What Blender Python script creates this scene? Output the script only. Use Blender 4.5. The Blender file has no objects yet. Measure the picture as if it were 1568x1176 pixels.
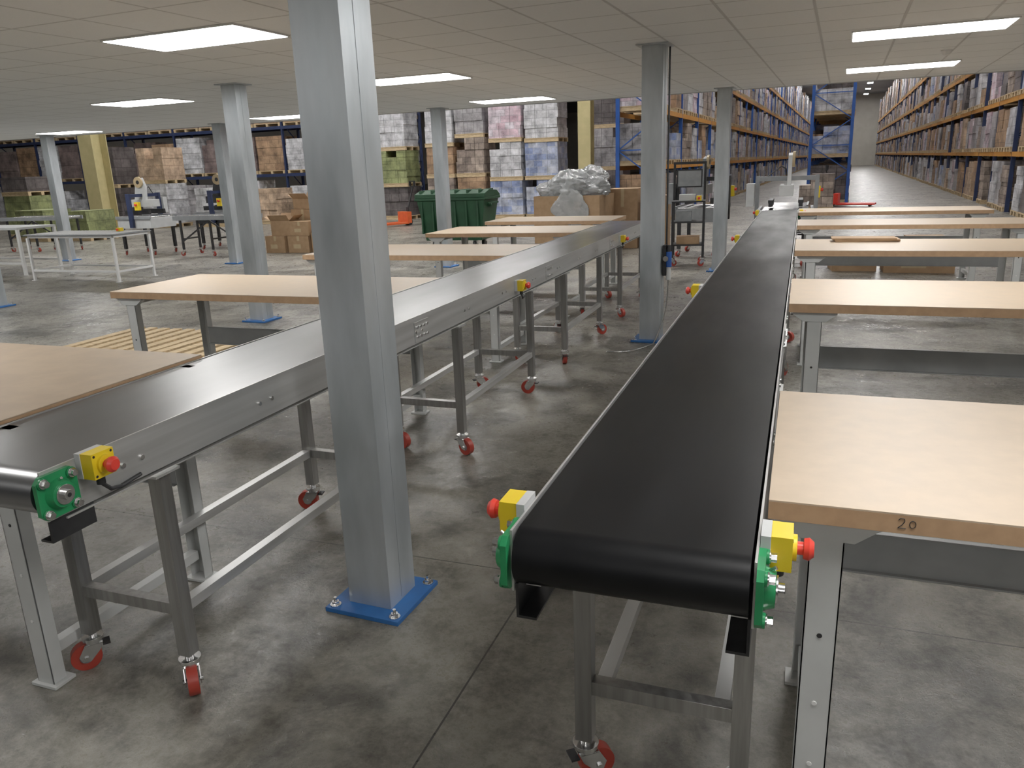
import bpy, bmesh, math, random
from mathutils import Vector, Matrix, noise
random.seed(7)
S = 1.65            # camera height in metres (unit of the survey)
TH = math.radians(2.4)   # building grid is turned slightly against the conveyors
sc = bpy.context.scene

# ------------------------------------------------------------------ materials
def nt(name):
    m = bpy.data.materials.new(name); m.use_nodes = True
    t = m.node_tree
    return m, t, t.nodes['Principled BSDF']

def pm(name, c1, c2=None, scale=5.0, rough=.5, rough2=None, metal=0.0, bump=0.0, stretch=(1,1,1), detail=4, spec=.5, trans=0.0, coat=0.0):
    m, t, b = nt(name)
    N = t.nodes; L = t.links
    c2 = c2 or tuple(min(1, c*1.12) for c in c1)
    tc = N.new('ShaderNodeTexCoord'); mp = N.new('ShaderNodeMapping'); mp.inputs['Scale'].default_value = stretch
    no = N.new('ShaderNodeTexNoise'); no.inputs['Scale'].default_value = scale; no.inputs['Detail'].default_value = detail
    L.new(tc.outputs['Object'], mp.inputs[0]); L.new(mp.outputs[0], no.inputs['Vector'])
    r = N.new('ShaderNodeValToRGB'); r.color_ramp.elements[0].position = .35; r.color_ramp.elements[1].position = .65
    r.color_ramp.elements[0].color = (*c1, 1); r.color_ramp.elements[1].color = (*c2, 1)
    L.new(no.outputs['Fac'], r.inputs[0]); L.new(r.outputs[0], b.inputs['Base Color'])
    b.inputs['Metallic'].default_value = metal; b.inputs['Roughness'].default_value = rough
    b.inputs['Specular IOR Level'].default_value = spec
    b.inputs['Transmission Weight'].default_value = trans
    b.inputs['Coat Weight'].default_value = coat; b.inputs['Coat Roughness'].default_value = .22
    if rough2 is not None:
        mr = N.new('ShaderNodeMapRange'); mr.inputs[1].default_value = .3; mr.inputs[2].default_value = .7
        mr.inputs[3].default_value = rough; mr.inputs[4].default_value = rough2
        L.new(no.outputs['Fac'], mr.inputs[0]); L.new(mr.outputs[0], b.inputs['Roughness'])
    if bump > 0:
        bp = N.new('ShaderNodeBump'); bp.inputs['Strength'].default_value = bump; bp.inputs['Distance'].default_value = .002
        L.new(no.outputs['Fac'], bp.inputs['Height']); L.new(bp.outputs[0], b.inputs['Normal'])
    return m

def emis(name, col, st):
    m, t, b = nt(name)
    b.inputs['Base Color'].default_value = (.9,.9,.9,1)
    b.inputs['Emission Color'].default_value = (*col, 1); b.inputs['Emission Strength'].default_value = st
    return m

def floor_mat():
    m, t, b = nt('polished_concrete'); N = t.nodes; L = t.links
    tc = N.new('ShaderNodeTexCoord')
    def ns(s, d, rg=.5, dist=0):
        n = N.new('ShaderNodeTexNoise'); n.inputs['Scale'].default_value = s; n.inputs['Detail'].default_value = d
        n.inputs['Roughness'].default_value = rg; n.inputs['Distortion'].default_value = dist
        L.new(tc.outputs['Object'], n.inputs['Vector']); return n
    n1 = ns(1.3, 10, .66, .25); n2 = ns(5.0, 12, .76, .2); n3 = ns(30, 6, .78); n4 = ns(1.5, 12, .74, .35)
    def mixf(a,bb,f):
        mx = N.new('ShaderNodeMix'); mx.data_type = 'FLOAT'; mx.inputs[0].default_value = f
        L.new(a, mx.inputs[2]); L.new(bb, mx.inputs[3]); return mx.outputs[0]
    f = mixf(mixf(n1.outputs['Fac'], n2.outputs['Fac'], .45), n3.outputs['Fac'], .24)
    r1 = N.new('ShaderNodeValToRGB')
    e = r1.color_ramp.elements; e[0].position = .39; e[0].color = (.062,.055,.043,1); e[1].position = .61; e[1].color = (.315,.298,.258,1)
    e2 = r1.color_ramp.elements.new(.49); e2.color = (.160,.149,.124,1)
    L.new(f, r1.inputs[0])
    # dark worn stains
    sr = N.new('ShaderNodeMapRange'); sr.interpolation_type='SMOOTHSTEP'; sr.inputs[1].default_value=.38; sr.inputs[2].default_value=.55; sr.inputs[3].default_value=.40; sr.inputs[4].default_value=1.05
    L.new(n4.outputs['Fac'], sr.inputs[0])
    sm = N.new('ShaderNodeVectorMath'); sm.operation='SCALE'; L.new(r1.outputs[0], sm.inputs[0]); L.new(sr.outputs[0], sm.inputs['Scale'])
    sp = N.new('ShaderNodeSeparateXYZ'); L.new(tc.outputs['Object'], sp.inputs[0])
    def line(o, per, off):
        a = N.new('ShaderNodeMath'); a.operation = 'ADD'; a.inputs[1].default_value = off; L.new(sp.outputs[o], a.inputs[0])
        p = N.new('ShaderNodeMath'); p.operation = 'PINGPONG'; p.inputs[1].default_value = per/2; L.new(a.outputs[0], p.inputs[0])
        q = N.new('ShaderNodeMath'); q.operation = 'LESS_THAN'; q.inputs[1].default_value = .0035; L.new(p.outputs[0], q.inputs[0]); return q
    l1 = line(0, 4.7, .95); l2 = line(1, 4.9, -2.75+4.9*4)
    mxx = N.new('ShaderNodeMath'); mxx.operation = 'MAXIMUM'; L.new(l1.outputs[0], mxx.inputs[0]); L.new(l2.outputs[0], mxx.inputs[1])
    mc = N.new('ShaderNodeMix'); mc.data_type = 'RGBA'; L.new(mxx.outputs[0], mc.inputs[0]); L.new(sm.outputs[0], mc.inputs[6]); mc.inputs[7].default_value = (.04,.036,.03,1)
    L.new(mc.outputs[2], b.inputs['Base Color'])
    mr = N.new('ShaderNodeMapRange'); mr.inputs[1].default_value = .40; mr.inputs[2].default_value = .60; mr.inputs[3].default_value = .52; mr.inputs[4].default_value = .20
    L.new(mixf(n2.outputs['Fac'], n3.outputs['Fac'], .4), mr.inputs[0]); L.new(mr.outputs[0], b.inputs['Roughness'])
    b.inputs['Specular IOR Level'].default_value = .6
    bp = N.new('ShaderNodeBump'); bp.inputs['Strength'].default_value = .7; bp.inputs['Distance'].default_value = .006
    L.new(mixf(n2.outputs['Fac'], n3.outputs['Fac'], .25), bp.inputs['Height']); L.new(bp.outputs[0], b.inputs['Normal'])
    return m

def tile_mat():
    m, t, b = nt('ceiling_tiles'); N = t.nodes; L = t.links
    tc = N.new('ShaderNodeTexCoord'); sp = N.new('ShaderNodeSeparateXYZ'); L.new(tc.outputs['Object'], sp.inputs[0])
    def line(o, off, w):
        a = N.new('ShaderNodeMath'); a.operation = 'ADD'; a.inputs[1].default_value = off+60; L.new(sp.outputs[o], a.inputs[0])
        p = N.new('ShaderNodeMath'); p.operation = 'PINGPONG'; p.inputs[1].default_value = .3; L.new(a.outputs[0], p.inputs[0])
        q = N.new('ShaderNodeMapRange'); q.inputs[1].default_value = w*.6; q.inputs[2].default_value = w; q.inputs[3].default_value = 1; q.inputs[4].default_value = 0
        L.new(p.outputs[0], q.inputs[0]); return q
    l1 = line(0, .25, .012); l2 = line(1, -.235, .012)
    mxx = N.new('ShaderNodeMath'); mxx.operation = 'MAXIMUM'; L.new(l1.outputs[0], mxx.inputs[0]); L.new(l2.outputs[0], mxx.inputs[1])
    no = N.new('ShaderNodeTexNoise'); no.inputs['Scale'].default_value = 60; L.new(tc.outputs['Object'], no.inputs['Vector'])
    r = N.new('ShaderNodeValToRGB'); r.color_ramp.elements[0].color = (.83,.85,.865,1); r.color_ramp.elements[1].color = (.89,.91,.925,1); L.new(no.outputs['Fac'], r.inputs[0])
    mc = N.new('ShaderNodeMix'); mc.data_type = 'RGBA'; L.new(mxx.outputs[0], mc.inputs[0]); L.new(r.outputs[0], mc.inputs[6]); mc.inputs[7].default_value = (.60,.61,.62,1)
    L.new(mc.outputs[2], b.inputs['Base Color']); b.inputs['Roughness'].default_value = .8
    bp = N.new('ShaderNodeBump'); bp.inputs['Strength'].default_value = .5; bp.inputs['Distance'].default_value = .006
    L.new(mxx.outputs[0], bp.inputs['Height']); L.new(bp.outputs[0], b.inputs['Normal'])
    return m

def carton(name, c1, c2, mortar, bw=.4, rh=.25, rough=.55):
    m, t, b = nt(name); N = t.nodes; L = t.links
    tc = N.new('ShaderNodeTexCoord'); sp = N.new('ShaderNodeSeparateXYZ'); L.new(tc.outputs['Object'], sp.inputs[0])
    a = N.new('ShaderNodeMath'); a.operation = 'ADD'; L.new(sp.outputs[0], a.inputs[0]); L.new(sp.outputs[1], a.inputs[1])
    cb = N.new('ShaderNodeCombineXYZ'); L.new(a.outputs[0], cb.inputs[0]); L.new(sp.outputs[2], cb.inputs[1])
    br = N.new('ShaderNodeTexBrick'); br.inputs['Scale'].default_value = 1; br.inputs['Brick Width'].default_value = bw; br.inputs['Row Height'].default_value = rh
    br.inputs['Mortar Size'].default_value = .008; br.inputs['Color1'].default_value = (*c1,1); br.inputs['Color2'].default_value = (*c2,1); br.inputs['Mortar'].default_value = (*mortar,1)
    br.offset = .5; L.new(cb.outputs[0], br.inputs['Vector'])
    no = N.new('ShaderNodeTexNoise'); no.inputs['Scale'].default_value = 2.6; no.inputs['Detail'].default_value = 8; no.inputs['Roughness'].default_value=.65; L.new(tc.outputs['Object'], no.inputs['Vector'])
    mr = N.new('ShaderNodeMapRange'); mr.inputs[1].default_value=.3; mr.inputs[2].default_value=.7; mr.inputs[3].default_value=.25; mr.inputs[4].default_value=1.45; L.new(no.outputs['Fac'], mr.inputs[0])
    mx = N.new('ShaderNodeVectorMath'); mx.operation='SCALE'; L.new(br.outputs['Color'], mx.inputs[0]); L.new(mr.outputs[0], mx.inputs['Scale'])
    L.new(mx.outputs[0], b.inputs['Base Color']); b.inputs['Roughness'].default_value = rough
    return m

M = {}
M['floor'] = floor_mat(); M['tiles'] = tile_mat()
M['galv'] = pm('galvanised_steel', (.42,.46,.485), (.58,.62,.65), 7, .30, .42, .6, .08, (1,1,.25), 8)
M['stainless'] = pm('brushed_stainless', (.50,.50,.49), (.62,.62,.61), 6, .30, .42, .65, .05, (1,.15,6))
M['leg'] = pm('brushed_tube', (.28,.275,.265), (.38,.375,.365), 8, .28, .4, .85, .0, (6,6,.4))
M['dark'] = pm('dark_steel', (.03,.03,.032), (.05,.05,.052), 12, .45, None, .6)
M['belt'] = pm('pvc_belt', (.0038,.0041,.0048), (.0064,.0068,.0077), 2.0, .34, .44, 0, .04, (3,.6,1), spec=.24)
M['belt2'] = pm('pvc_belt_polished', (.026,.027,.030), (.034,.035,.038), 2.0, .30, .38, 0, .04, (3,.6,1), spec=1.0, coat=.75)
M['top'] = pm('laminate_top', (.47,.365,.255), (.525,.41,.29), 14, .38, .46, 0, .03, (1,1,1), 8)
M['top2'] = pm('hardboard_top_shaded', (.40,.30,.205), (.47,.36,.25), 10, .45, .55, 0, .05, (1,1,1), 8)  # thin board, darker than the laminate: its dimmer lighting is put into the colour
M['edge'] = pm('board_edge', (.40,.245,.135), (.47,.295,.165), 25, .55, None, 0, .1)
M['paint'] = pm('grey_paint', (.49,.50,.49), (.55,.56,.55), 6, .38, .48)
M['paint2'] = pm('beam_paint', (.29,.30,.30), (.35,.36,.36), 6, .4, .5)
M['blue'] = pm('blue_baseplate', (.018,.11,.34), (.026,.14,.41), 14, .45, .6, 0, .1)
M['chrome'] = pm('zinc_bolt', (.6,.6,.6), (.75,.75,.75), 20, .22, None, 1)
M['green'] = pm('green_bearing', (.013,.20,.068), (.018,.27,.092), 12, .35)
M['yellow'] = pm('yellow_plastic', (.78,.55,.012), (.84,.61,.018), 8, .4)
M['red'] = pm('red_button', (.72,.04,.026), (.77,.055,.034), 8, .35)
M['wheel'] = pm('castor_tyre', (.32,.032,.020), (.38,.045,.028), 12, .4)
M['black'] = pm('black_plastic', (.013,.013,.015), (.022,.022,.024), 10, .45)
M['grey'] = pm('grey_plastic', (.49,.50,.50), (.55,.56,.56), 8, .45)
M['mid'] = pm('machine_grey', (.21,.22,.23), (.27,.28,.29), 8, .45)
M['rblue'] = pm('rack_blue', (.014,.065,.27), (.02,.085,.33), 4, .42)
M['rdark'] = pm('rack_navy', (.012,.022,.065), (.02,.032,.09), 4, .5)
M['orange'] = pm('rack_orange', (.50,.21,.03), (.56,.25,.04), 4, .5)
M['cream'] = pm('cream_stanchion', (.43,.37,.18), (.49,.42,.21), 4, .5)
M['wood'] = pm('pallet_wood', (.42,.305,.17), (.58,.44,.26), 9, .7, None, 0, .2, (1,4,4))
M['card'] = pm('cardboard', (.34,.21,.11), (.40,.255,.14), 10, .7, None, 0, .05)
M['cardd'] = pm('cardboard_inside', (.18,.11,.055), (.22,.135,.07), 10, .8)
M['tape'] = pm('parcel_tape', (.46,.35,.2), (.51,.39,.23), 10, .3)
M['bin'] = pm('green_bin_plastic', (.009,.055,.022), (.014,.075,.031), 5, .5)
M['film'] = pm('plastic_film', (.66,.68,.69), (.90,.91,.92), 6, .10, .28, 0, .8, (1,1,1), 12, trans=.65)
M['wall'] = pm('warehouse_cladding', (.52,.49,.43), (.58,.55,.49), 1, .6)
M['roof'] = pm('roof_cladding', (.25,.26,.27), (.30,.31,.32), 1, .6)
M['panel'] = emis('led_panel', (1.0,.988,.97), 19.5)
M['frame'] = pm('white_trim', (.70,.70,.69), (.76,.76,.75), 5, .4)
M['hibay'] = emis('highbay_lens', (1.0,.98,.96), 110)
M['orangefork'] = pm('orange_enamel', (.62,.09,.025), (.69,.12,.03), 8, .4)
W0=carton('wrapped_white', (.52,.52,.54), (.62,.62,.64), (.34,.34,.36), .4,.22,.35)
BR=carton('brown_cartons', (.32,.195,.115), (.38,.245,.145), (.16,.10,.06), .55,.3)
GW=carton('grey_wrapped', (.28,.27,.28), (.38,.36,.37), (.2,.19,.2), .35,.28,.35)
BW=carton('blue_white_packs', (.50,.52,.58), (.20,.26,.46), (.42,.44,.5), .3,.2,.35)
MC=carton('mixed_cartons', (.42,.34,.28), (.21,.165,.14), (.12,.09,.08), .3,.22)
PW=carton('pink_white_packs', (.56,.38,.44), (.62,.58,.62), (.4,.35,.38), .3,.2,.35)
DW=carton('dark_wrap', (.09,.08,.08), (.15,.13,.13), (.05,.04,.04), .4,.3,.35)
GN=carton('green_cartons', (.22,.25,.10), (.28,.31,.14), (.14,.16,.06), .35,.28)
PL=carton('plum_wrapped', (.18,.135,.13), (.22,.17,.16), (.11,.08,.08), 1.2,.6,.4)
TN=carton('tan_cartons', (.46,.325,.22), (.52,.375,.26), (.3,.2,.13), .4,.35)

# ------------------------------------------------------------------ mesh builder
class MB:
    def __init__(s): s.v=[]; s.f=[]; s.m=[]; s.mats=[]; s.swap=False; s.X=None
    def mi(s, mat):
        if mat not in s.mats: s.mats.append(mat)
        return s.mats.index(mat)
    def add(s, vs, fs, mat):
        o=len(s.v); k=s.mi(mat)
        for v in vs:
            v=Vector(v)
            if s.X is not None: v = s.X @ v
            if s.swap: v=Vector((v.y,v.x,v.z))
            s.v.append(v)
        for f in fs: s.f.append([o+i for i in f]); s.m.append(k)
    def box(s,x0,x1,y0,y1,z0,z1,mat):
        s.add([(x0,y0,z0),(x1,y0,z0),(x1,y1,z0),(x0,y1,z0),(x0,y0,z1),(x1,y0,z1),(x1,y1,z1),(x0,y1,z1)],
              [(0,3,2,1),(4,5,6,7),(0,1,5,4),(1,2,6,5),(2,3,7,6),(3,0,4,7)],mat)
    def boxc(s,c,d,mat,R=None):
        vs=[]
        for z in (-.5,.5):
            for x,y in ((-.5,-.5),(.5,-.5),(.5,.5),(-.5,.5)):
                p=Vector((x*d[0],y*d[1],z*d[2]))
                if R is not None: p=R@p
                vs.append(p+Vector(c))
        s.add(vs,[(0,3,2,1),(4,5,6,7),(0,1,5,4),(1,2,6,5),(2,3,7,6),(3,0,4,7)],mat)
    def beam(s,p0,p1,w,h,mat):
        p0=Vector(p0);p1=Vector(p1);d=p1-p0
        q=d.to_track_quat('Y','Z').to_matrix()
        s.boxc((p0+p1)/2,(w,d.length,h),mat,q)
    def cyl(s,p0,p1,r,mat,n=16,r2=None):
        p0=Vector(p0);p1=Vector(p1);r2=r if r2 is None else r2
        q=(p1-p0).to_track_quat('Z','Y').to_matrix()
        vs=[];
        for p,rr in ((p0,r),(p1,r2)):
            for i in range(n):
                a=2*math.pi*i/n; vs.append(p+q@Vector((rr*math.cos(a),rr*math.sin(a),0)))
        fs=[(i,(i+1)%n,n+(i+1)%n,n+i) for i in range(n)]+[tuple(range(n))[::-1],tuple(range(n,2*n))]
        s.add(vs,fs,mat)
    def prism(s,pts,axis,a0,a1,mat):
        n=len(pts);vs=[]
        for a in (a0,a1):
            for p,q in pts:
                vs.append({'x':(a,p,q),'y':(p,a,q),'z':(p,q,a)}[axis])
        fs=[(i,(i+1)%n,n+(i+1)%n,n+i) for i in range(n)]+[tuple(range(n))[::-1],tuple(range(n,2*n))]
        s.add(vs,fs,mat)
    def tube(s,pts,r,mat,n=8):
        for a,b in zip(pts[:-1],pts[1:]): s.cyl(a,b,r,mat,n)
    def bag(s,c,r,mat,seed=0,sub=5):
        bm=bmesh.new(); bmesh.ops.create_icosphere(bm,subdivisions=sub,radius=1)
        vs=[]
        for v in bm.verts:
            o=Vector((seed*3.1,seed*1.7,0))
            k=1+.30*noise.noise(v.co*1.5+o)
            k-=.16*abs(noise.noise(Vector((v.co.x*2.4,v.co.y*2.4,v.co.z*5))+o)); k-=.09*abs(noise.noise(Vector((v.co.x*7,v.co.y*4,v.co.z*8))+o)); k+=.03*noise.noise(v.co*16+o)
            vs.append((c[0]+v.co.x*r[0]*k,c[1]+v.co.y*r[1]*k,c[2]+v.co.z*r[2]*k))
        fs=[[v.index for v in f.verts] for f in bm.faces]; bm.free()
        s.add(vs,fs,mat)
    def build(s,name,loc=(0,0,0),rot=0,bevel=0,seg=2,ang=38):
        me=bpy.data.meshes.new(name); me.from_pydata([tuple(v) for v in s.v],[],s.f)
        for m in s.mats: me.materials.append(m)
        me.polygons.foreach_set('material_index',s.m)
        bm=bmesh.new(); bm.from_mesh(me); bmesh.ops.recalc_face_normals(bm,faces=bm.faces); bm.to_mesh(me); bm.free()
        me.polygons.foreach_set('use_smooth',[True]*len(me.polygons))
        me.set_sharp_from_angle(angle=math.radians(ang))
        ob=bpy.data.objects.new(name,me); sc.collection.objects.link(ob)
        ob.location=loc; ob.rotation_euler=(0,0,rot)
        if bevel:
            b=ob.modifiers.new('bevel','BEVEL'); b.width=bevel; b.segments=seg; b.limit_method='ANGLE'; b.angle_limit=math.radians(45)
        return ob
def B2W(x,y):  # building frame -> world
    return (x*math.cos(TH)+y*math.sin(TH), -x*math.sin(TH)+y*math.cos(TH))

# ------------------------------------------------------------------ shell
YE=126
mb=MB(); mb.box(-56,28,-14,YE+4,-.3,0,M['floor']); mb.build('floor')
CZ=1.59*S
def slab(name,x0,x1,y0,y1,z0,z1,mat,rot=-TH):
    m=MB(); m.box(x0,x1,y0,y1,z0,z1,mat); return m.build(name,rot=rot)
slab('ceiling',-30,11,-12,7.62*S,CZ,CZ+.30,M['tiles'])
slab('trim_1',-30,11,7.62*S+.002,7.62*S+.16,CZ-.0,CZ+.42,M['paint2'])
slab('wall_back',-45,18,YE-.3,YE,0,9.6,M['wall']); slab('wall_front',-45,18,-12.4,-12.1,0,9.6,M['wall'])
slab('wall_left',-45.3,-45,-12.4,YE,0,9.6,M['wall']); slab('wall_right',18,18.3,-12.4,YE,0,9.6,M['wall'])
slab('roof',-45.3,18.3,-12.4,YE,9.6,9.8,M['roof'])

# ceiling LED panels
def led(x,y):
    m=MB(); z=CZ-.001
    m.box(x-.6,x+.6,y-.3,y+.3,z-.012,z,M['frame']); m.box(x-.585,x+.585,y-.285,y+.285,z-.0145,z-.0125,M['panel'])
    m.build('ceiling_light_panel',rot=-TH)
for x,y in ((-4.37,4.735),(-4.48,8.08),(-4.70,11.55),(-8.45,8.05),(-9.0,11.7),(-14.35,11.7),(.59,7.80),(.55,10.85),
            (.59,4.6),(.59,1.3),(-4.4,1.4),(-8.5,4.7),(-8.5,1.4),(-13.4,8.0),(-13.4,4.6),(5.4,7.8),(5.4,4.6),(5.4,10.9),(5.4,1.3),
            (.59,-2.0),(-4.4,-2.0),(5.4,-2.0),(-8.5,-2.0),(-18.5,8.0),(-18.5,11.7)):
    led(x,y)
m=MB(); wx,wy=.78*S,5.73*S
m.cyl((0,0,-.012),(0,0,0),.055,M['frame'],24); m.cyl((0,0,-.045),(0,0,-.012),.03,M['frame'],24,.048); m.build('smoke_detector',(wx,wy,CZ-.001))

# high bays
hb=[(2.2,y) for y in range(20,120,9)]+[(-2.75,y) for y in range(17,120,11)]+[(x,y) for x in (-7.5,-13,-19,-26) for y in (16,20.5)]+[(-10,30),(-20,30)]
for x,y in hb:
    m=MB(); X,Y=B2W(x,y)
    m.box(-.3,.3,-.75,.75,0,.08,M['frame']); m.box(-.27,.27,-.72,.72,-.012,-.001,M['hibay'])
    for yy in (-.6,.6): m.cyl((0,yy,.08),(0,yy,.38),.006,M['chrome'],6)
    m.build('high_bay_light',(X,Y,9.2),-TH)

# ------------------------------------------------------------------ mezzanine columns
def column(x,y):
    m=MB(); w=.094; p=.162
    m.box(-p,p,-p,p,.001,.019,M['blue'])
    for sx in (-1,1):
        for sy in (-1,1):
            m.cyl((sx*.133,sy*.133,.019),(sx*.133,sy*.133,.024),.022,M['chrome'],16)
            m.cyl((sx*.133,sy*.133,.024),(sx*.133,sy*.133,.036),.015,M['chrome'],6)
            m.cyl((sx*.133,sy*.133,.036),(sx*.133,sy*.133,.052),.007,M['chrome'],8)
    m.box(-w,w,-w,w,.019,CZ-.012,M['galv'])
    m.box(w,w+.0015,-.012,.012,.03,CZ-.02,M['galv'])
    m.box(-.14,.14,-.14,.14,CZ-.012,CZ-.001,M['galv'])
    X,Y=B2W(x*S,y*S); return m.build('steel_column',(X,Y,0),-TH,bevel=.006)
for k in range(5):
    for y in (1.418,4.38,7.37,-1.5):
        column(-.960-2.82*k + (0 if y<5 else -.035),y)
for y in (-1.5,1.445,4.38,7.37): column(-.98+2.82,y)

# air regulator on the second column
m=MB(); X,Y=B2W(-.96*S,4.38*S); x=X+.105
m.box(x,x+.03,Y-.05,Y+.05,.62,.9,M['dark'])
m.cyl((x+.05,Y-.02,.70),(x+.05,Y-.02,.84),.028,M['rblue']); m.cyl((x+.05,Y-.02,.58),(x+.05,Y-.02,.70),.022,M['grey'])
m.cyl((x+.05,Y-.02,.84),(x+.05,Y-.02,.90),.02,M['black']); m.cyl((x+.03,Y-.075,.78),(x+.03,Y-.05,.78),.025,M['chrome'])
m.tube([(x+.02,Y+.04,.9),(x+.02,Y+.04,CZ-.02)],.008,M['dark'])
hose=[]
for i in range(25):
    t=i/24; hose.append((x+.05-.45*t*t, Y-.03-.55*t+.12*math.sin(t*6), max(.012,.58*(1-t*2.2)) if t<.5 else .012))
m.tube(hose,.007,M['chrome']); m.build('air_regulator')

# ------------------------------------------------------------------ conveyors
def castor(m,x,y,ang=0):
    old=m.X; m.X=Matrix.Translation((x,y,0))@Matrix.Rotation(ang,4,'Z')
    m.cyl((0,0,.120),(0,0,.135),.014,M['chrome'],10); m.cyl((0,0,.108),(0,0,.120),.036,M['chrome'],24); m.cyl((0,0,.098),(0,0,.108),.030,M['chrome'],24)
    m.box(-.026,.026,-.026,.03,.093,.0985,M['chrome'])
    for sx in (-1,1):
        m.prism([(-.028,.098),(.030,.098),(.052,.060),(.042,.036),(.018,.036),(-.016,.070)],'x',sx*.024-.002,sx*.024+.002,M['chrome'])
    m.cyl((-.017,.030,.050),(.017,.030,.050),.0495,M['wheel'],28); m.cyl((-.0185,.030,.05),(.0185,.030,.05),.022,M['mid'],20)
    m.cyl((-.032,.030,.05),(.032,.030,.05),.009,M['chrome'],8)
    m.box(-.022,.022,-.05,-.026,.080,.086,M['dark'])
    m.X=old
def bearing(m,x,y,z,s):
    h=.060; c=.016
    pts=[(y-h+c,z-h),(y+h-c,z-h),(y+h,z-h+c),(y+h,z+h-c),(y+h-c,z+h),(y-h+c,z+h),(y-h,z+h-c),(y-h,z-h+c)]
    m.prism(pts,'x',x,x+s*.014,M['green'])
    m.cyl((x+s*.014,y,z),(x+s*.034,y,z),.042,M['green'],28,.034)
    m.cyl((x+s*.034,y,z),(x+s*.038,y,z),.027,M['chrome'],24); m.cyl((x+s*.038,y,z),(x+s*.050,y,z),.014,M['chrome'],20); m.cyl((x+s*.050,y,z),(x+s*.051,y,z),.006,M['dark'],10)
    m.cyl((x+s*.020,y,z+.036),(x+s*.034,y,z+.046),.004,M['chrome'],8)
    for a in (-1,1):
        for b in (-1,1):
            m.cyl((x+s*.014,y+a*.043,z+b*.043),(x+s*.019,y+a*.043,z+b*.043),.015,M['green'],16)
            m.cyl((x+s*.019,y+a*.043,z+b*.043),(x+s*.022,y+a*.043,z+b*.043),.013,M['chrome'],16)
            m.cyl((x+s*.022,y+a*.043,z+b*.043),(x+s*.033,y+a*.043,z+b*.043),.0095,M['chrome'],6)
def estop(m,x,y,z,s):
    a,b=sorted((x+s*.001,x+s*.020)); m.box(a,b,y-.040,y+.036,z-.036,z+.036,M['grey'])
    a,b=sorted((x+s*.020,x+s*.060)); m.box(a,b,y-.038,y+.034,z-.036,z+.036,M['yellow'])
    m.cyl((x+s*.060,y,z),(x+s*.068,y,z),.026,M['yellow'],24); m.cyl((x+s*.068,y,z),(x+s*.080,y,z),.013,M['red'],16)
    m.cyl((x+s*.080,y,z),(x+s*.090,y,z),.020,M['red'],24,.0225); m.cyl((x+s*.090,y,z),(x+s*.099,y,z),.0225,M['red'],24,.015)
    for dy in (-.03,.026):
        for dz in (-.028,.028): m.cyl((x+s*.060,y+dy,z+dz),(x+s*.0608,y+dy,z+dz),.004,M['dark'],8)
    m.cyl((x+s*.035,y,z-.036),(x+s*.035,y,z-.062),.012,M['black'],12)
    m.tube([(x+s*.035,y,z-.06),(x+s*.032,y+.03,z-.09),(x+s*.012,y+.08,z-.105),(x+s*.006,y+.16,z-.10)],.006,M['black'])
def conveyor(name,xl,xr,y0,y1,stands,est,splices,inset,belt,li=.030):
    m=MB(); top=.935; r=.062; g=.011
    pts=[]; n=20
    for i in range(n+1):
        a=math.pi/2+math.pi*i/n; pts.append((y0+r*math.cos(a),top-r+r*math.sin(a)))
    for i in range(n+1):
        a=-math.pi/2+math.pi*i/n; pts.append((y1+r*math.cos(a),top-r+r*math.sin(a)))
    m.prism(pts,'x',xl+g,xr-g,belt)
    zb=top-.150
    for s,xo in ((-1,xl),(1,xr)):
        a,b=sorted((xo,xo-s*.005))
        m.box(a,b,y0-.035,y1+.035,zb+.015,top+.003,M['stainless'])
        a,b=sorted((xo,xo-s*.045)); m.box(a,b,y0+.02,y1-.02,zb,zb+.005,M['stainless'])
        for yy,dd in ((y0,1),(y1,-1)):
            a,b=sorted((xo-s*.006,xo-s*.012)); c,d=sorted((yy-dd*.03,yy+dd*.11)); m.box(a,b,c,d,top-.195,top-.12,M['dark'])
            a,b=sorted((xo-s*.006,xo-s*.05)); m.box(a,b,c,d,top-.20,top-.194,M['dark'])
            bearing(m,xo,yy,top-r-.004,s)
        y=y0+.22
        while y<y1-.1:
            for dy in (0,.07):
                m.cyl((xo,y+dy,top-.075),(xo+s*.006,y+dy,top-.075),.008,M['chrome'],10)
            y+=.62
        for ys in splices:
            a,b=sorted((xo,xo+s*.005)); m.box(a,b,ys-.08,ys+.08,top-.125,top-.025,M['stainless'])
            for dy in (-.055,-.02,.02,.055):
                for dz in (-.10,-.05): m.cyl((xo+s*.005,ys+dy,top+dz),(xo+s*.011,ys+dy,top+dz),.008,M['chrome'],8)
    t=.023; ri=.028
    for (ya,yb) in stands:
        for yy in (ya,yb):
            for xx in (xl+li,xr-ri):
                m.box(xx-t,xx+t,yy-t,yy+t,.135,zb-.001,M['leg']); castor(m,xx,yy,random.uniform(-2.6,2.6))
                m.box(xx-.04,xx+.04,yy-.05,yy+.05,zb-.008,zb,M['stainless'])
            m.box(xl+li+t,xr-ri-t,yy-.018,yy+.018,.285,.325,M['leg'])
        for xx in (xl+li+inset,xr-ri-inset):
            m.box(xx-.019,xx+.019,ya+(.018 if inset>.02 else t),yb-(.018 if inset>.02 else t),.287,.323,M['stainless'])
    for (xs,yy,zz) in est:
        estop(m,xl if xs<0 else xr,yy,zz,xs)
    return m.build(name,bevel=.0018,seg=2)
conveyor('belt_conveyor',-.518,-.036,1.375,7.0*S,[(1.05*S,1.86*S),(2.42*S,3.21*S),(3.75*S,4.5*S),(5.07*S,5.8*S),(6.2*S,6.8*S)],
         [(1,1.465,.915),(-1,1.475,.915),(-1,2.83*S,.90),(-1,4.75*S,.90),(-1,6.85*S,.92),(1,6.85*S,.92)],[2.2*S,3.5*S,4.8*S],.05,M['belt'],.048)
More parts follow.
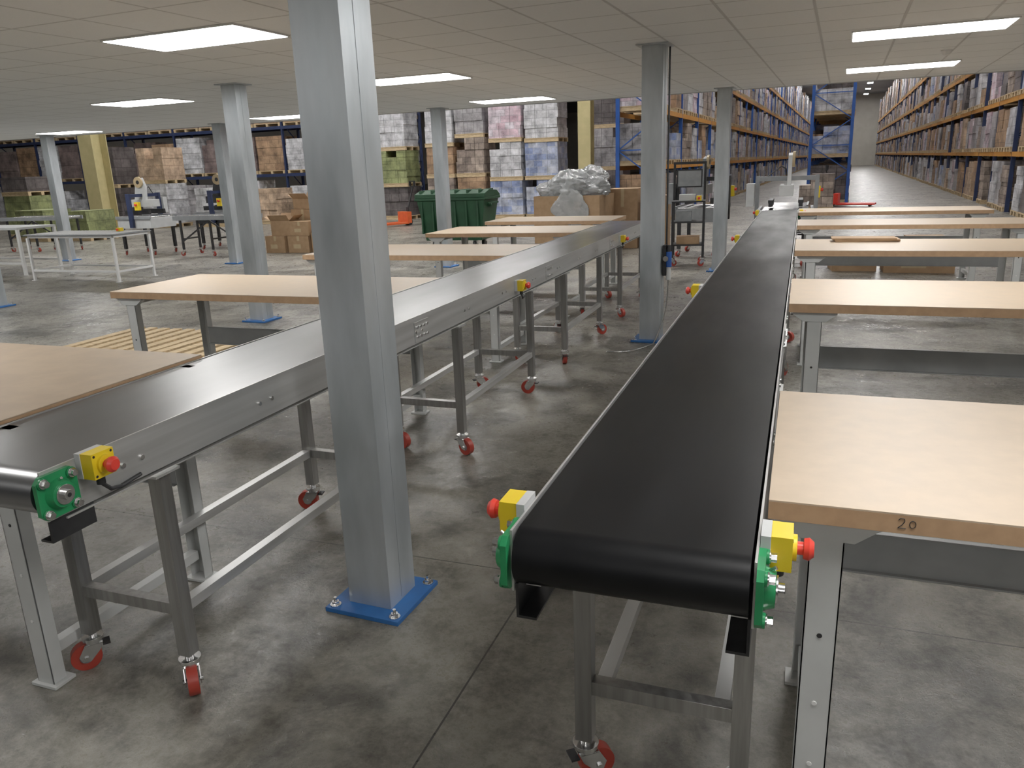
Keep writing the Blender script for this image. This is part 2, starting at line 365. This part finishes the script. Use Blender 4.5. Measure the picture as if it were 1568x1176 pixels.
conveyor('belt_conveyor',-2.278,-1.793,.817*S,6.0*S,[(1.04*S,1.86*S),(2.42*S,3.21*S),(3.75*S,4.5*S),(5.07*S,5.8*S)],
         [(1,.885*S,.915),(1,3.0*S,.87),(1,4.98*S,.87)],[2.12*S,3.45*S,4.75*S],.0,M['belt2'])

# ------------------------------------------------------------------ packing tables
def table(x0,x1,y0,y1,top=.935,th=.045,mt='top',li=.125,ri=.15,scrib=False):
    m=MB()
    m.box(x0,x1,y0,y1,top-.004,top,M[mt]); m.box(x0,x1,y0,y1,top-th,top-.0042,M['edge'])
    zb=top-th-.001
    for lx in (x0+li,x1-ri):
        for ly,s in ((y0+.035,1),(y1-.12,-1)):
            w=.036
            a,b=sorted((ly,ly+s*.004)); m.box(lx-w,lx+w,a,b,.012,zb-.05,M['paint'])
            for sx in (-1,1):
                c,d=sorted((lx+sx*w,lx+sx*(w-.004))); a,b=sorted((ly,ly+s*.05)); m.box(c,d,a,b,.012,zb-.01,M['paint'])
            a,b=sorted((ly-s*.006,ly+s*.03))
            m.prism([(lx-.105,zb),(lx+.105,zb),(lx+.105,zb-.012),(lx+.055,zb-.05),(lx-.055,zb-.05),(lx-.105,zb-.012)],'y',a,b,M['paint'])
            a,b=sorted((ly-s*.012,ly+s*.07)); m.box(lx-.055,lx+.055,a,b,.001,.012,M['paint'])
            for zz in (.25,.42,.6): m.cyl((lx,ly,zz),(lx,ly-s*.002,zz),.006,M['dark'] if zz>.5 else M['frame'],10)
        m.box(lx-.03,lx+.03,y0+.07,y1-.15,zb-.045,zb,M['paint'])
        m.box(lx-.02,lx+.02,y0+.09,y1-.17,.10,.14,M['paint'])
    m.box(x0+li+.037,x1-ri-.037,y1-.17,y1-.165,.43,.565,M['paint2'])
    m.box(x0+li+.037,x1-ri-.037,y1-.185,y1-.17,.43,.436,M['paint2'])
    m.box(x0+li+.037,x1-ri-.037,y1-.185,y1-.17,.559,.565,M['paint2'])
    if scrib:
        Y=y0-.001; X=.235; Z=top-.022
        m.tube([(X-.008,Y,Z+.007),(X-.004,Y,Z+.012),(X+.003,Y,Z+.011),(X+.004,Y,Z+.005),(X-.001,Y,Z-.003),(X-.008,Y,Z-.010),(X+.007,Y,Z-.010)],.0009,M['black'],6)
        c=[(X+.019+.006*math.cos(a),Y,Z+.008*math.sin(a)) for a in [i*math.pi/6 for i in range(13)]]
        m.tube(c,.0009,M['black'],6)
    return m.build('packing_table',bevel=.0015)
xr=-.028
for y,d,s in ((.992,.522,1),(2.487,.53,0),(3.95,.55,0),(5.41,.5,0),(6.68,.5,0)):
    table(xr,1.335*S,y*S,(y+d)*S,scrib=bool(s))
xl=-2.286
table(-4.36,xl,.93*S,1.50*S,top=.95,th=.014,mt='top2',li=.15,ri=.035)
for y,d,x in ((2.39,.52,-2.63),(3.69,.56,-2.60),(4.98,.6,-2.47),(6.05,.56,-2.45)):
    table(x*S,xl,y*S,(y+d)*S)

# ------------------------------------------------------------------ wooden pallets
def pallet(m,x,y,z,w,d,mat):
    n=7
    for i in range(n):
        xx=x-w/2+.05+(w-.1)*i/(n-1); m.box(xx-.048,xx+.048,y-d/2,y+d/2,z+.122,z+.144,mat)
    for yy in (-1,0,1):
        m.box(x-w/2,x+w/2,y+yy*(d/2-.05)-.05,y+yy*(d/2-.05)+.05,z+.1,z+.1215,mat)
        for xx in (-1,0,1): m.box(x+xx*(w/2-.07)-.07,x+xx*(w/2-.07)+.07,y+yy*(d/2-.05)-.05,y+yy*(d/2-.05)+.05,z+.022,z+.0995,mat)
        m.box(x-w/2,x+w/2,y+yy*(d/2-.05)-.05,y+yy*(d/2-.05)+.05,z,z+.0215,mat)
for x,y,r in ((-3.66*S,3.50*S,.01),(-2.98*S,3.51*S,-.01)):
    m=MB(); pallet(m,0,0,.001,1.08,1.0,M['wood']); m.build('wooden_pallet',(x,y,0),r,bevel=.002)

# ------------------------------------------------------------------ loads and racks
def load(m,x,y,z,w,d,h,mat,pal=True):
    if pal:
        for k in (-1,0,1): m.box(x-w/2,x+w/2,y+k*(d/2-.06)-.05,y+k*(d/2-.06)+.05,z,z+.10,M['wood'])
        m.box(x-w/2,x+w/2,y-d/2,y+d/2,z+.10,z+.125,M['wood']); z+=.126; h-=.126
    n=max(2,int(h/random.choice((.2,.27,.36)))); lh=h/n
    for i in range(n):
        a=random.uniform(0,.03); b=random.uniform(0,.03)
        nx=3
        for k in range(nx):
            cx=x-w/2+w*(k+.5)/nx
            dd=random.uniform(0,.02)
            if i==n-1 and random.random()<.2: continue
            e=random.uniform(0,.035) if k in (0,nx-1) else 0
            lo=cx-w/nx/2+.004+(e if k==0 else 0); hi=cx+w/nx/2-.004-(e if k==nx-1 else 0)
            m.box(lo,hi,y-d/2+a+dd,y+d/2-b-dd,z+i*lh+.003,z+(i+1)*lh,mat)
def rack(name,x0,x1,y0,nb,levels,up,bm,mats,swap=False,bay=2.8,rot=-TH,top=7.6,fill=.93,per=2,lv=None,over=.05):
    m=MB(); m.swap=swap
    for i in range(nb+1):
        y=y0+i*bay
        for x in (x0,x1): m.box(x-.05,x+.05,y-.035,y+.035,.008,top,up); m.box(x-.08,x+.08,y-.07,y+.07,.001,.008,up)
        z=.25;s=0
        while z<top-.9:
            a,b=(x0,x1) if s==0 else (x1,x0)
            m.beam((a,y,z),(b,y,z+.85),.03,.03,up); z+=.85; s=1-s
            if s==0: m.beam((x0,y,z),(x1,y,z),.03,.03,up)
    for i in range(nb):
        ya=y0+i*bay+.04; yb=y0+(i+1)*bay-.04
        for z in levels:
            for x in (x0-.03,x1+.03): m.box(x-.025,x+.025,ya,yb,z-.12,z,bm)
        for j,z in enumerate([0.0]+list(levels)):
            zz=z+.002
            nxt=([*levels]+[top+1.2])[j]
            mx=nxt-z-.12-.08
            L_=(yb-ya)/per
            for k in range(per):
                if random.random()>fill: continue
                hh=random.choice((random.uniform(.88,.99),random.uniform(.88,.99),random.uniform(.55,.9)))*mx
                pool=lv[min(j,len(lv)-1)] if lv else mats
                sh=random.uniform(-.03,.03)
                load(m,(x0+x1)/2+sh,ya+L_*(k+.5),zz,(x1-x0)+2*over,L_-.05,hh,random.choice(pool))
    return m.build(name,rot=rot)
LV=[1.55,2.95,4.35,5.75]
rack('pallet_rack',2.5*S,2.5*S+1.15,13.2*S,36,LV,M['rdark'],M['orange'],[BR,GW,MC,DW,GW,TN,MC,W0,BR,W0,PW,BW],per=3,over=.07)
rack('pallet_rack',-.65*S,.12*S,18.0*S,33,LV,M['rblue'],M['orange'],[BR,GW,MC,W0,DW,TN,GW,BW],per=3,over=.06)
rack('pallet_rack',-3.42*S,-2.72*S,12.9*S,36,LV,M['rblue'],M['orange'],[W0,BR,GW,BW,W0,TN,MC,PW],per=3)
rack('pallet_rack',15.9*S,16.5*S,-26.0*S,10,[1.70,3.5,5.2],M['rdark'],M['rdark'],[W0],swap=True,fill=1,lv=[[W0,W0,GW,W0,TN],[PL,BR,PL,TN,W0,PL]],over=.02)
def stack(x,y,w,d,hs,mats):
    m=MB(); z=.001
    for i,h in enumerate(hs): load(m,0,0,z,w,d,h,mats[i%len(mats)]); z+=h+.003
    m.build('stacked_pallet_goods',(x,y,0),-TH)
Y=15.2*S
stack(-8.05*S,Y,1.15,1.0,(1.1,1.2,1.3),(DW,GN,W0))
stack(-6.95*S,Y,1.05,1.0,(1.35,1.0,1.2),(MC,BR,W0)); stack(-6.28*S,Y,1.05,1.0,(1.35,1.25,1.3),(BR,MC,GW))
stack(-5.48*S,Y-.2,1.15,1.0,(1.2,1.2,1.25),(BW,W0,PW)); stack(-4.74*S,Y-.2,1.15,1.0,(1.2,1.15,1.3),(BW,BW,W0))
stack(-12.9*S,10.6*S,1.2,1.0,(.9,),(GN,)); stack(-12.0*S,10.7*S,1.2,1.0,(.85,),(GN,)); stack(-13.9*S,11.2*S,1.2,1.0,(1.3,1.0),(GN,DW))
stack(-12.9*S,13.6*S,1.2,1.0,(1.5,1.2),(W0,TN)); stack(-11.6*S,13.7*S,1.2,1.0,(1.3,),(W0,)); stack(-14.2*S,13.6*S,1.2,1.0,(1.4,1.4),(DW,DW))
stack(-3.9*S,17.0*S,1.2,1.0,(1.4,1.4,1.2),(DW,GW,DW))
stack(-9.6*S,14.3*S,1.2,1.0,(1.25,),(W0,)); stack(-10.7*S,14.3*S,1.2,1.0,(1.2,),(TN,))
stack(.25*S,15.9*S,1.0,1.0,(1.1,),(MC,))
def stan(x,y,w):
    m=MB(); m.box(-w/2,w/2,-w/2,-w/2+.03,.02,9.5,M['cream']); m.box(-w/2,w/2,w/2-.03,w/2,.02,9.5,M['cream']); m.box(-.012,.012,-w/2+.03,w/2-.03,.02,9.5,M['cream'])
    m.box(-w/2-.08,w/2+.08,-w/2-.08,w/2+.08,.001,.02,M['cream']); m.build('building_stanchion',(x*S,y*S,0),-TH)
stan(-3.66,14.0,.38); stan(-13.4,12.4,.60)

# ------------------------------------------------------------------ bin
m=MB()
def tub(z0,z1,a0,a1,b0,b1,mat):
    m.add([(-a0,-b0,z0),(a0,-b0,z0),(a0,b0,z0),(-a0,b0,z0),(-a1,-b1,z1),(a1,-b1,z1),(a1,b1,z1),(-a1,b1,z1)],[(0,3,2,1),(4,5,6,7),(0,1,5,4),(1,2,6,5),(2,3,7,6),(3,0,4,7)],mat)
tub(.2,1.02,.62,.74,.36,.46,M['bin']); tub(1.02,1.07,.78,.78,.50,.50,M['bin'])
m.prism([(-.50,1.072),(.50,1.072),(.50,1.10),(.30,1.19),(-.2,1.22),(-.50,1.15)],'x',-.77,.77,M['bin'])
for i in range(6): m.box(-.66+i*.245,-.62+i*.245,-.47,-.40,.35,1.01,M['bin']); m.box(-.68+i*.26,-.64+i*.26,-.46,.40,1.10,1.225,M['bin'])
for sx in (-1,1):
    m.cyl((sx*.72,-.2,.9),(sx*.82,-.2,.9),.03,M['bin'],12)
    m.box(min(sx*.76,sx*.80),max(sx*.76,sx*.80),-.3,.3,.92,.96,M['bin'])
    for sy in (-1,1):
        m.cyl((sx*.45-.03,sy*.28,.10),(sx*.45+.03,sy*.28,.10),.10,M['black'],20); m.box(sx*.45-.05,sx*.45+.05,sy*.28-.04,sy*.28+.04,.12,.2,M['chrome'])
m.build('wheeled_waste_bin',(-4.12*S,9.3*S,0),.05,bevel=.008)

# cardboard boxes
def cbox(m,x,y,z,w,d,h,r=0,open_=False):
    old=m.X; m.X=Matrix.Translation((x,y,z))@Matrix.Rotation(r,4,'Z')
    if not open_:
        m.box(-w/2,w/2,-d/2,d/2,0,h,M['card']); m.box(-w/2,w/2,-.03,.03,h,h+.001,M['tape'])
        m.box(-.03,.03,-d/2-.001,-d/2,h*.7,h,M['tape']); m.box(-w*.25,w*.1,-d/2-.001,-d/2,h*.25,h*.5,M['tape'])
    else:
        t=.006
        m.box(-w/2,w/2,-d/2,-d/2+t,0,h,M['card']); m.box(-w/2,w/2,d/2-t,d/2,0,h,M['card']); m.box(-w/2,-w/2+t,-d/2+t,d/2-t,0,h,M['card']); m.box(w/2-t,w/2,-d/2+t,d/2-t,0,h,M['card'])
        m.box(-w/2+t,w/2-t,-d/2+t,d/2-t,.001,t,M['cardd'])
        f=d*.45
        m.beam((0,-d/2,h),(0,-d/2-f*.6,h+f*.7),w,t,M['card']); m.beam((0,d/2,h),(0,d/2+f*.5,h+f*.8),w,t,M['card'])
        m.add([(-w/2,-d/2,h),(-w/2,d/2,h),(-w/2-f*.8,d/2,h+f*.5),(-w/2-f*.8,-d/2,h+f*.5)],[(0,1,2,3)],M['card'])
        m.add([(w/2,-d/2,h),(w/2,d/2,h),(w/2+f*.7,d/2,h+f*.6),(w/2+f*.7,-d/2,h+f*.6)],[(0,1,2,3)],M['card'])
    m.X=old
m=MB()
cbox(m,-.33,0,.001,.5,.42,.36); cbox(m,.24,.03,.001,.52,.42,.36,.04); cbox(m,.80,.05,.001,.45,.42,.42,.08)
cbox(m,.30,.05,.365,.5,.42,.30,-.06); cbox(m,-.22,.06,.365,.46,.40,.32,.1,True); cbox(m,.85,.1,.425,.42,.38,.36,.15); cbox(m,.1,.5,.001,.6,.4,.9)
cbox(m,.12,.5,.905,.5,.38,.22,-.2,True)
m.build('cardboard_box_pile',(-6.35*S,8.85*S,0),0)
m=MB(); cbox(m,0,0,.001,.9,.55,.28); cbox(m,-.85,.1,.001,.6,.5,.34,.1); cbox(m,.1,.1,.282,.5,.4,.2,.1); m.build('cardboard_box_pile',(.97*S,7.55*S,0),0)
m=MB()
for i in range(3): m.boxc((random.uniform(-.03,.03),0,.006+i*.0095),(.50,.20,.009),M['card'],Matrix.Rotation(random.uniform(-.06,.06),3,'Z'))
m.build('flat_cardboard_bundle',(.31*S,4.40*S,.9365),.03)
# pallet box full of film
m=MB(); w,d,h=1.3,1.0,1.08; t=.012
pallet(m,0,0,.001,w,d,M['wood'])
z=.147
m.box(-w/2,w/2,-d/2,-d/2+t,z,h,M['card']); m.box(-w/2,w/2,d/2-t,d/2,z,h,M['card']); m.box(-w/2,-w/2+t,-d/2+t,d/2-t,z,h,M['card']); m.box(w/2-t,w/2,-d/2+t,d/2-t,z,h,M['card'])
for i,(x,y,zz,r) in enumerate(((-.36,-.12,1.13,.34),(.02,-.18,1.24,.42),(.40,-.08,1.19,.34),(-.12,.2,1.31,.38),(.3,.25,1.36,.33),(-.42,.2,1.1,.28))):
    m.bag((x,y,zz),(r,r*.9,r*.72),M['film'],i+1)
m.bag((.1,-.54,.85),(.34,.04,.32),M['film'],9)
m.build('pallet_box_of_plastic_film',(-2.5*S,9.0*S,0),-.05,ang=60)
m=MB(); cbox(m,0,0,.001,.6,.6,1.15); cbox(m,.62,.05,.001,.5,.5,1.0,.08); m.build('tall_cardboard_box',(-2.0*S,9.5*S,0),0)

# ------------------------------------------------------------------ steel frame benches on the left
m=MB(); x0,x1,y0,y1=-7.70*S,-6.50*S,6.05*S,6.55*S; zt=.78
for x in (x0,x1-.04):
    for y in (y0,y1-.04): m.box(x,x+.04,y,y+.04,.012,zt-.04,M['frame']); m.box(x-.02,x+.06,y-.02,y+.06,.001,.012,M['frame'])
for z in (.16,zt-.04):
    for y in (y0,y1-.04): m.box(x0+.041,x1-.041,y+.005,y+.035,z,z+.035,M['frame'])
    for x in (x0,x1-.04): m.box(x+.005,x+.035,y0+.041,y1-.041,z,z+.035,M['frame'])
m.box(x0-.02,x1+.02,y0-.02,y1+.02,zt,zt+.02,M['mid'])
for i in range(24): m.box(x0+i*(x1-x0)/24,x0+i*(x1-x0)/24+.02,y0-.01,y1+.01,zt+.02,zt+.024,M['frame'])
m.build('steel_workbench',bevel=.002)
def ebox(x,y,z):
    m=MB(); m.box(-.05,.05,-.035,.035,0,.06,M['yellow']); m.cyl((0,-.035,.03),(0,-.05,.03),.012,M['red']); m.cyl((0,-.05,.03),(0,-.065,.03),.02,M['red'],20); m.box(-.05,.05,.036,.05,0,.06,M['grey'])
    m.build('emergency_stop_box',(x,y,z),0,bevel=.003)
ebox(-6.75*S,6.4*S,zt+.025)
m=MB()
x0,x1,y0,y1=-9.4*S,-8.25*S,6.4*S,6.9*S
for x in (x0,x1-.05):
    for y in (y0,y1-.05): m.box(x,x+.05,y,y+.05,.001,.84,M['frame'])
m.box(x0,x1,y0,y1,.84,.88,M['grey']); m.box(x0+.05,x1-.05,y0+.01,y0+.04,.2,.24,M['frame']); m.box(x0+.05,x1-.05,y1-.04,y1-.01,.2,.24,M['frame'])
m.build('steel_workbench')

def roller_conv(x,y,L,rot,W=.6,H=.86):
    m=MB()
    for s in (-1,1): m.box(-L/2,L/2,s*W/2-.015,s*W/2+.015,H-.09,H,M['mid'])
    n=int(L/.1)
    for i in range(n): m.cyl((-L/2+.05+i*.1,-W/2+.016,H-.035),(-L/2+.05+i*.1,W/2-.016,H-.035),.024,M['chrome'],12)
    for xx in (-L/2+.15,0,L/2-.15):
        for s in (-1,1):
            m.box(xx-.02,xx+.02,s*(W/2-.04)-.02,s*(W/2-.04)+.02,.135,H-.09,M['black'])
            castor(m,xx,s*(W/2-.04),random.uniform(-2,2))
        m.box(xx-.015,xx+.015,-W/2+.06,W/2-.06,.35,.38,M['black'])
    m.beam((-L/2+.15,-W/2+.02,.3),(0,-W/2+.02,H-.1),.02,.03,M['black']); m.beam((L/2-.15,-W/2+.02,.3),(0,-W/2+.02,H-.1),.02,.03,M['black'])
    m.build('roller_conveyor',(x,y,0),rot)
roller_conv(-7.25*S,8.5*S,1.9,.0)
roller_conv(-.12*S,8.3*S+.9,1.1,1.55)
roller_conv(-10.9*S,8.9*S,2.0,.05)

def sealer(x,y,rot,body='grey',post='grey'):
    m=MB()
    for sx in (-1,1):
        for sy in (-1,1):
            m.box(sx*.42-.03,sx*.42+.03,sy*.32-.03,sy*.32+.03,.135,.62,M['dark']); castor(m,sx*.42,sy*.32,1)
    m.box(-.48,.48,-.38,.38,.60,.82,M[body])
    for i in range(9): m.cyl((-.44+i*.11,-.34,.835),(-.44+i*.11,.34,.835),.022,M['chrome'],12)
    for s in (-1,1):
        m.box(-.5,.5,s*.39-.02,s*.39+.02,.80,.87,M['mid'])
        m.box(-.05,.05,s*.44-.03,s*.44+.03,.62,1.36,M[post])
        m.box(-.35,.35,s*.22-.03,s*.22+.03,.90,1.0,M['black'])
        m.cyl((-.3,s*.22,.95),(-.3,s*.22,1.0),.04,M['dark'],16)
    m.box(-.04,.04,-.41,.41,1.28,1.35,M[post])
    m.box(-.36,.36,-.10,.10,1.06,1.22,M[body]); m.box(-.045,.045,-.045,.045,1.22,1.28,M['chrome'])
    m.prism([(-.2,1.22),(.12,1.22),(.16,1.50),(.08,1.70),(-.10,1.66)],'y',-.06,-.001,M[body])
    m.cyl((.0,-.10,1.60),(.0,-.061,1.60),.12,M['tape'],28); m.cyl((0,-.105,1.60),(0,-.1005,1.60),.045,M['black'],20)
    m.box(.2,.32,-.5,-.43,1.0,1.18,M['yellow']); m.cyl((.26,-.5,1.12),(.26,-.54,1.12),.025,M['red'])
    m.box(-.2,.1,.48,.60,.9,1.25,M[body]); m.box(-.14,.04,.601,.606,1.0,1.2,M['rblue'])
    m.tube([(0,.3,1.35),(.1,.1,1.50),(.12,.03,1.46),(.1,.0,1.30)],.010,M['black'])
    m.build('carton_sealing_machine',(x,y,0),rot,bevel=.003)
sealer(-.14*S,8.05*S,1.57,'grey','mid'); sealer(-1.0*S,8.75*S,1.5,'mid','dark'); sealer(-8.55*S,8.6*S,.0,'grey','rdark'); sealer(-7.9*S,9.4*S,.1,'dark','rdark')

# black equipment trolley beside the far column
m=MB()
for sx in (-1,1):
    for sy in (-1,1):
        m.box(sx*.24-.018,sx*.24+.018,sy*.2-.018,sy*.2+.018,.135,1.0 if sy<0 else 1.62,M['black']); castor(m,sx*.24,sy*.2,random.uniform(-2,2))
for z in (.32,.68,1.0): m.box(-.26,.26,-.22,.22,z,z+.022,M['dark'])
m.box(-.26,.26,.18,.22,1.58,1.62,M['black']); m.box(-.2,.2,.12,.16,1.22,1.50,M['black']); m.box(-.18,.18,.116,.1195,1.24,1.48,M['mid'])
m.box(-.15,.1,-.12,.12,1.023,1.12,M['grey']); m.box(-.2,.05,-.14,.12,.703,.86,M['mid']); m.box(.12,.2,-.2,-.14,1.023,1.10,M['yellow']); m.cyl((.16,-.2,1.06),(.16,-.23,1.06),.02,M['red'])
m.box(-.18,.18,-.15,.15,.343,.46,M['card'])
m.build('equipment_trolley',(-1.03*S,7.85*S,0),.1,bevel=.002)

def ptruck(x,y,r,mt):
    m=MB()
    for s in (-1,1):
        m.box(s*.19-.08,s*.19+.08,-1.0,.15,.06,.11,M[mt]); m.cyl((s*.19-.04,-.85,.045),(s*.19+.04,-.85,.045),.04,M['black'])
    m.box(-.27,.27,.1,.25,.08,.42,M[mt]); m.cyl((-.1,.3,.1),(.1,.3,.1),.095,M['black'],20); m.cyl((0,.3,.15),(0,.3,.55),.05,M['black'])
    m.beam((0,.32,.5),(0,.55,1.15),.04,.04,M['black']); m.box(-.14,.14,.52,.56,1.14,1.18,M['black']); m.box(-.14,-.1,.5,.56,1.18,1.3,M['black']); m.box(.1,.14,.5,.56,1.18,1.3,M['black']); m.box(-.14,.14,.5,.56,1.3,1.33,M['black'])
    m.build('hand_pallet_truck',(x,y,0),r)
ptruck(-7.05*S,13.2*S,-.5,'orangefork'); ptruck(.75*S,17.0*S,1.4,'red')

# ------------------------------------------------------------------ world, camera
w=bpy.data.worlds.new('World'); sc.world=w; w.use_nodes=True
w.node_tree.nodes['Background'].inputs[0].default_value=(.5,.52,.55,1); w.node_tree.nodes['Background'].inputs[1].default_value=.15
cam=bpy.data.cameras.new('camera'); co=bpy.data.objects.new('camera',cam); sc.collection.objects.link(co); sc.camera=co
cam.sensor_width=36; cam.lens=36*1186/1568; cam.clip_start=.05; cam.clip_end=300
Yv=Vector((448,350,-1186)).normalized(); Zv=Vector((-156,4224,1186)); Zv=(Zv-Zv.dot(Yv)*Yv).normalized(); Xv=Yv.cross(Zv)
R=Matrix((Xv,Yv,Zv))
mw=R.to_4x4(); mw.translation=(0,0,S); co.matrix_world=mw
sc.view_settings.view_transform='Standard'
try: sc.view_settings.look='None'
except Exception: pass
sc.view_settings.exposure=0.0
sc.view_settings.gamma=1.12
